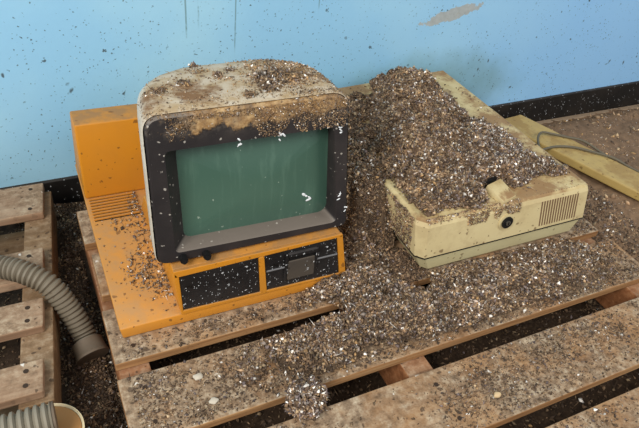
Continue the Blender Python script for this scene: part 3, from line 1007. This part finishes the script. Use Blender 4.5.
# ------------------------------------------------------------------ heap spread over the main pallet
def heap_h(x, y):
    n = fbm(x, y, 8) - .5
    n2 = fbm(x + 7, y + 2, 28) - .5
    # drift between the two computers, climbing to the back
    h = .165 * np.exp(-(np.maximum(0, np.abs(x - .715) - .045) / .055) ** 2) * (.80 * sstep(y, .88, .965) + .28 * sstep(y, .94, 1.03)) * sstep(1.50 - y, 0, .08)
    h = h + .040 * np.exp(-((x - .62) / .10) ** 2 - ((y - .84) / .09) ** 2)
    # the long mound over the two front boards
    m = .032 * np.exp(-((x - .68) / .20) ** 2 - ((y - .72) / .085) ** 2)
    m = m + .026 * np.exp(-((x - 1.0) / .26) ** 2 - ((y - .71) / .07) ** 2)
    m = m + .014 * np.exp(-((x - .42) / .13) ** 2 - ((y - .68) / .06) ** 2)
    h = np.maximum(h, m) + .25 * np.minimum(h, m)
    # sharp front edge along the board, hollow near the case corner
    h = h * sstep(y - (.607 + n2 * .02), 0, .022)
    hole = np.exp(-((x - .742) / .036) ** 2 - ((y - .815) / .055) ** 2)
    h = h - .11 * hole
    # gap between the boards stays open left of x = .53
    h = h * (1 - (1 - sstep(x + n * .06, .50, .58)) * sstep(y, .742, .752) * (1 - sstep(y, .79, .80)))
    # right end of the mound
    h = h * sstep(1.345 - x + n * .1, 0, .12)
    # behind the right part the gap and the case
    h = h * np.where((x > .79) & (y > .80), .25, 1)
    return h + (h > .005) * (n * .02 + n2 * .008 + lumps(x, y) * sstep(h, .004, .03))


def inside_solid(x, y):
    """footprints of the two computers"""
    a = (x > .070) & (x < .588) & (y > .842) & (y < 1.46)
    b = (x > .755) & (y > .806) & (y < 1.5) & (x < 1.29)
    return a | b


G = Grit()
gx, gy = np.meshgrid(np.arange(.2, 1.37, .004), np.arange(.6, 1.505, .004))
H = heap_h(gx, gy)
G.sheet(gx, gy, -.002 + H, (H > .008) & ~inside_solid(gx, gy), (90, 74, 58), .8)
x, y = rect_points(330000, .2, 1.36, .607, 1.5)
h = heap_h(x, y)
k = (h > .003) & ~inside_solid(x, y) & (RNG.random(len(x)) < .16 + .6 * sstep(h, .004, .022))
x, y, h = x[k], y[k], h[k]
sz = grit_size(len(x))
back = (y > .90) | (fbm(x, y + 3, 9) + .3 * (y < .68) > .66)
G.chips(np.stack([x, y, h + sz * .25], 1)[~back], sz[~back], W_GREY, bright=1.08)
G.chips(np.stack([x, y, h + sz * .25], 1)[back], sz[back], W_BROWN)
x, y = rect_points(700, .4, 1.33, .62, .84); h = heap_h(x, y); k = (h > .012) & ~inside_solid(x, y)
for a_, b_, c_ in zip(x[k], y[k], h[k]):
    r_ = .005 + .007 * RNG.random()
    d_ = RNG.normal(size=(24, 3)); d_ /= np.linalg.norm(d_, axis=1, keepdims=True)
    G.chips(d_ * r_ * (.7 + .4 * RNG.random((24, 1))) + np.array((a_, b_, c_ + .002)), grit_size(24, .0022, .006, 1.5), W_GREY)
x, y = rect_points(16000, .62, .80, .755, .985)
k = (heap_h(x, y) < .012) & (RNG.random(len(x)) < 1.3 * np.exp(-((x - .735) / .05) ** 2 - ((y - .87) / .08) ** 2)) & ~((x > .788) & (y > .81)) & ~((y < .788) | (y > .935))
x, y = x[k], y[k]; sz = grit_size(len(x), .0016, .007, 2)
G.chips(np.stack([x, y, sz * .5 + .006 * RNG.random(len(x))], 1), sz, W_SOIL_SHADE)
# thin crumbs on the bare boards
def on_board(x, y):
    r = np.zeros(len(x), bool)
    for a, b in slats:
        r |= (y > a + .003) & (y < b - .003)
    return r & (x > .07) & (x < 1.355)
x, y = rect_points(150000, .06, 1.36, .2, .84)
n = fbm(x, y, 7)
dens = sstep(n, .42, .68) * .8 + .05
dens = dens * np.where(y < .58, .42, 1) * np.where((y > .785), .55, 1) * np.where((x < .3) & (y > .6), .9, 1)
# clumped patches on the front board
for (px_, py_, pr_) in ((1.2, .68, .1), (.775, .475, .06), (.735, .49, .045), (.66, .47, .05), (1.03, .51, .06), (1.10, .50, .05), (.92, .50, .05), (.30, .69, .07)):
    dens = dens + .6 * np.exp(-(((x - px_) / pr_) ** 2 + ((y - py_) / (pr_ * .8)) ** 2))
nearh = sstep(heap_h(x, y) + .012 * fbm(x + 4, y, 14), .002, .012)
dens = dens + .35 * nearh * (y > .6) + .45 * np.exp(-((y - .715) / .06) ** 2) * (x < .6) * sstep(fbm(x, y + 8, 16), .36, .5) + .5 * np.exp(-((y - .815) / .02) ** 2) * (x > .2) * sstep(fbm(x + 5, y, 20), .4, .55)
k = on_board(x, y) & (heap_h(x, y) < .006) & (RNG.random(len(x)) < dens) & ~inside_solid(x, y)
x, y = x[k], y[k]; sz = sizes(len(x), .0008, .0046, 3.6)
G.chips(np.stack([x, y, sz * .3], 1), sz, W_DUST, (.3, .8), .85)
G.build('droppings_heap', 'wide drift of grey droppings spread over the pallet boards in front', 'debris')

# the rounded clump that bridges the gap
G = Grit()
cl = Vector((.362, .574, .022))
def ball(G, c, r, n, w, sq=.85):
    d = RNG.normal(size=(n, 3)); d /= np.linalg.norm(d, axis=1, keepdims=True)
    rr = r * (.86 + .2 * RNG.random((n, 1))) * (1 + .12 * np.sin(d[:, :1] * 7 + 1) * np.cos(d[:, 1:2] * 6))
    P = d * rr * np.array([1, 1, sq]) + np.array(c[:])
    G.chips(P, grit_size(n, .002, .007, 1.8), w, bright=1.3)
u = RNG.normal(size=(900, 3)); u /= np.linalg.norm(u, axis=1, keepdims=True)
G.chips(u * .022 * RNG.random((900, 1)) + np.array(cl[:]), np.full(900, .010), W_TAN)
ball(G, cl, .036, 3400, W_PALE, .95)
o = G.build('droppings_clump', '', 'debris')
tag(o, 'round clump of dried droppings bridging the gap at the front of the pallet', 'debris', kind='thing')

# ------------------------------------------------------------------ crust on the monitor's top
dep = bpy.context.evaluated_depsgraph_get()
bpy.context.view_layer.update()
def caster(o):
    from mathutils.bvhtree import BVHTree
    me = o.data
    w = ORIGIN[o.name]
    t = BVHTree.FromPolygons([v.co + w for v in me.vertices], [list(p.vertices) for p in me.polygons])
    def f(x, y, top=.9):
        hit = t.ray_cast(Vector((x, y, top)), Vector((0, 0, -1)))
        return hit[0], hit[1]
    return f
fc = caster(cas); fb = caster(bez)
G = Grit()
P = []; Sz = []
def try_top(x, y, sz):
    p, nn = fc(x, y)
    pb, nb = fb(x, y)
    if pb is not None and (p is None or pb.z > p.z):
        p, nn = pb, nb
    if p is None or nn.z < .25 or p.z < .3:
        return
    P.append((p.x, p.y, p.z + sz * .3)); Sz.append(sz)
xs, ys = rect_points(34000, .165, .57, .885, 1.15)
nz = fbm(xs, ys, 10); nz2 = fbm(xs + 5, ys + 5, 22)
right = sstep(xs, .33, .50)
front = np.exp(-((ys - .915) / .03) ** 2)
dens = sstep(nz, .47, .62) * (.25 + .55 * right) + .35 * right * sstep(nz2, .4, .6) + front * sstep(nz2, .42, .6) * .55 + .03
for (cx_, cy_, cr_) in ((.42, .985, .035), (.45, 1.02, .035), (.41, .96, .03), (.47, .97, .04), (.30, 1.06, .018), (.335, 1.02, .015), (.21, .985, .018), (.255, 1.0, .02), (.51, 1.03, .05)):
    dens = dens + 1.0 * np.exp(-(((xs - cx_) ** 2 + (ys - cy_) ** 2) / cr_ ** 2))
keep = RNG.random(len(xs)) < dens * .55
for x_, y_, s_ in zip(xs[keep], ys[keep], sizes(keep.sum(), .0008, .0036, 2.8)):
    try_top(x_, y_, s_)
G.chips(P, Sz, W_STRAW, (.2, .6))
# raised clumps
for (cx_, cy_, cr_, n_, wt) in ((.415, .99, .020, 260, W_PILE), (.425, .965, .014, 140, W_GREY), (.445, 1.005, .016, 160, W_PILE), (.405, .945, .013, 110, W_GREY), (.335, 1.03, .010, 60, W_DARK), (.365, 1.05, .009, 40, W_GREY),
                              (.212, .985, .008, 40, W_DARK), (.262, 1.005, .010, 50, W_DARK), (.305, 1.095, .010, 40, W_DARK), (.42, 1.12, .008, 36, W_DARK), (.365, .93, .011, 60, W_PILE), (.47, .975, .018, 140, W_TAN)):
    p, nn = fc(cx_, cy_)
    if p is None:
        continue
    dd = RNG.normal(size=(n_, 3)) * np.array([1, 1, .38]) * cr_ * .55
    dd[:, 2] = np.abs(dd[:, 2])
    G.chips(dd + np.array(p[:]), sizes(n_, .002, .0055), wt)
# crust that hangs over the front lip of the bezel
n_ = 5200
xs = .20 + .35 * RNG.random(n_)
w_ = fbm(xs, xs * 0 + .3, 16)
up_ = .462 - RNG.random(n_) * (.012 + .05 * sstep(w_, .42, .62)) * np.where(xs > .3, 1, .7)
k = RNG.random(n_) < np.where(xs < .24, .35, 1) * (.25 + sstep(w_, .4, .6))
pts = np.array([bp(a_, b_, -.0005)[:] for a_, b_ in zip(xs[k], up_[k])])
G.chips(pts, sizes(len(pts), .0007, .0026, 2), W_STRAW, (.2, .5))
# crumbs down the right hand rim and along the bottom
n_ = 260
zz = .17 + .28 * RNG.random(n_)
pts = np.array([bp(.577 - (b_ - .16) * .072 + .004 * RNG.normal(), b_, .004 + .02 * RNG.random())[:] for b_ in zz])
G.chips(pts, sizes(n_, .0014, .0055, 2), W_TAN)
G.build('droppings_crust', 'thin brown crust and small clumps of droppings on top of the monitor', 'debris')

# crumbs lying on the orange computer's left tray
G = Grit()
xs, ys = rect_points(5200, .085, .20, .85, 1.28)
edge = .198 - .012
t = (1.29 - ys) / .44
d = sstep(xs - (.118 + .02 * np.sin(ys * 30)), 0, .06) * (.45 + .4 * np.exp(-((ys - .97) / .07) ** 2)) + .025
k = (RNG.random(len(xs)) < d * .75) & (xs < .199) & ~((ys > 1.19) & (xs < .17)) & ~((ys < .9) & (RNG.random(len(xs)) < .8))
xs, ys = xs[k], ys[k]
sz = sizes(len(xs), .0014, .0055, 2.4)
G.chips(np.stack([xs, ys, .0315 + sz * .35 + np.where(ys > 1.19, .004, 0)], 1), sz, W_PILE)
G.build('droppings_scatter', 'scattered crumbs of droppings on the orange tray left of the monitor', 'debris')

# ------------------------------------------------------------------ dirt on the floor
G = Grit()
def floor_h(x, y):
    h = -.008 + .016 * fbm(x, y, 8) + .012 * fbm(x + 2, y, 26)
    h = h + .030 * sstep(x, 1.40, 1.55) * (.7 + .6 * fbm(x, y + 4, 6)) * sstep(1.50 - y, 0, .08)
    return h
gx, gy = np.meshgrid(np.arange(-.85, 2.75, .014), np.arange(.3, 1.512, .014))
under = lambda x, y: ((x > .05) & (x < 1.355) & (((y > .045) & (y < .185)) | ((y > .595) & (y < .745)) | ((y > 1.135) & (y < 1.275))))
def flat(x, y, h):
    """pressed flat under pallets, tub and panel"""
    pr = ((x > .045) & (x < 1.37) & (y > .0) & (y < 1.29)) | ((x < xe(y) + .03) & (y > .75) & (y < 1.45)) | (((x + .07) ** 2 + (y - .687) ** 2) < .065 ** 2)
    h = np.where(pr, np.minimum(h, -.006), h)
    # panel strip
    pc = 1.625 + (1.48 - y) * .352
    pn = (np.abs(x - pc) < .09) & (y > .77)
    return np.where(pn, np.minimum(h, .044), h)
H = flat(gx, gy, floor_h(gx, gy))
G.sheet(gx, gy, FZ + H, np.ones_like(gx, bool), (58, 44, 32), .7)
kx = gx > 1.39
G.sheet(gx, gy, FZ + H + .0015, kx, (124, 98, 74), .5)
def dirt(n, x0, x1, y0, y1, w, lo=.002, hi=.0085, bright=1.0):
    x, y = rect_points(n, x0, x1, y0, y1)
    h = flat(x, y, floor_h(x, y))
    pr = ((x > .05) & (x < 1.362) & ((np.abs(y - .115) < .075) | (np.abs(y - .555) < .075) | (np.abs(y - 1.205) < .08)))
    pr |= ((x < xe(y) + .02) & ((np.abs(y - .83) < .06) | (np.abs(y - 1.35) < .06))) | (((x + .07) ** 2 + (y - .687) ** 2) < .06 ** 2)
    pc = 1.625 + (1.48 - y) * .352
    pr |= (np.abs(x - pc) < .085) & (y > .77)
    k = ~pr
    x, y, h = x[k], y[k], h[k]
    sz = sizes(len(x), lo, hi)
    G.chips(np.stack([x, y, FZ + h + sz * .3], 1), sz, w, (.3, .8), bright)
dirt(26000, -.10, .10, .55, 1.50, W_SOIL_SHADE, .0012, .006)
dirt(6000, -.6, -.08, .55, 1.45, W_SOIL_SHADE, .0014, .006)
dirt(16000, .06, 1.36, .2, 1.3, W_SOIL_SHADE, .002, .008)
dirt(30000, 1.36, 2.6, .7, 1.495, W_TAN, .0009, .0036)
dirt(500, 1.4, 2.6, .9, 1.48, W_STRAW, .006, .014, 1.3)
dirt(14000, 1.28, 1.66, .45, 1.25, W_SOIL_SHADE, .002, .008)
G.build('floor_dirt', 'dark crumbly dirt and droppings covering the floor around the pallets', 'dirt')

# loose pale bits
def pebble(name, label, c, s, mat, cat, seed, flat_=.6):
    r = random.Random(seed)
    bm = bmesh.new()
    bmesh.ops.create_icosphere(bm, subdivisions=2, radius=1)
    for v in bm.verts:
        k_ = 1 + .18 * math.sin(v.co.x * 4 + seed) * math.cos(v.co.y * 3 + seed * 2) + .08 * (r.random() - .5)
        v.co = Vector((v.co.x * s[0] * k_, v.co.y * s[1] * k_, v.co.z * s[2] * k_)) + Vector(c)
    o = finish(name, bm, mat, None, True)
    return tag(o, label, cat)
pebble('pebble', 'smooth yellowish pebble on the front pallet board', (.731, .454, .0055), (.0085, .0065, .0055), M['stone'], 'pebble', 2)
pebble('paint_flake', 'pale angular flake lying on the second pallet board at left', (.193, .704, .0035), (.0105, .008, .004), M['rock'], 'flake', 5)['group'] = 'pale flakes'
pebble('paint_flake', 'pale flake near the left front corner of the second pallet board', (.205, .642, .0035), (.009, .007, .0035), M['rock'], 'flake', 8)['group'] = 'pale flakes'

# ------------------------------------------------------------------ light
w = bpy.data.worlds.new('room_light'); scene.world = w
w.use_nodes = True
bg = w.node_tree.nodes['Background']
bg.inputs[0].default_value = (.98, .99, 1.0, 1)
bg.inputs[1].default_value = .55
def area(name, loc, target, size, power, colr, sy=None):
    L = bpy.data.lights.new(name, 'AREA')
    L.energy = power; L.color = colr; L.shape = 'RECTANGLE'; L.size = size; L.size_y = sy or size
    o = bpy.data.objects.new(name, L); COL.objects.link(o)
    o.location = loc
    o.rotation_euler = (Vector(target) - Vector(loc)).to_track_quat('-Z', 'Y').to_euler()
    return o
area('window_light', (-1.9, -.7, 2.5), (.6, 1.1, 0), 1.5 * S, 80, (1, .97, .92), 1.5 * S)
area('side_window_light', (2.6, -1.2, 2.4), (.9, 1.1, 0), 1.4 * S, 28, (1, .98, .95), 1.4 * S)

# ------------------------------------------------------------------ camera
cam = bpy.data.cameras.new('camera')
co = bpy.data.objects.new('camera', cam); COL.objects.link(co)
cam.sensor_width = 36; cam.lens = 607 / 639 * 36
cam.clip_start = .01
R = RC = None
f = 607; cx, cy = 319.5, 214
dx = np.array([1700 - cx, -75 - cy, f]); dx /= np.linalg.norm(dx)
dy = np.array([-60 - cx, -325 - cy, f]); dy -= dx * (dx @ dy); dy /= np.linalg.norm(dy)
dz = -np.cross(dx, dy)
if dz[1] > 0:
    dz = -dz
Rw = np.array([dx, dy, dz])            # camera (right, down, forward) -> world
mat = Matrix(((Rw[0, 0], -Rw[0, 1], -Rw[0, 2], 0), (Rw[1, 0], -Rw[1, 1], -Rw[1, 2], 0), (Rw[2, 0], -Rw[2, 1], -Rw[2, 2], 0), (0, 0, 0, 1)))
co.rotation_euler = mat.to_euler()
co.location = (0, 0, 1)
scene.camera = co

# ------------------------------------------------------------------ authoring units -> metres
for me in bpy.data.meshes:
    me.transform(Matrix.Scale(S, 4))
for o in bpy.data.objects:
    o.location = Vector(o.location) * S

vs = scene.view_settings
vs.view_transform = 'Standard'; vs.look = 'None'; vs.gamma = 1; vs.use_curve_mapping = False
vs.exposure = 0.0
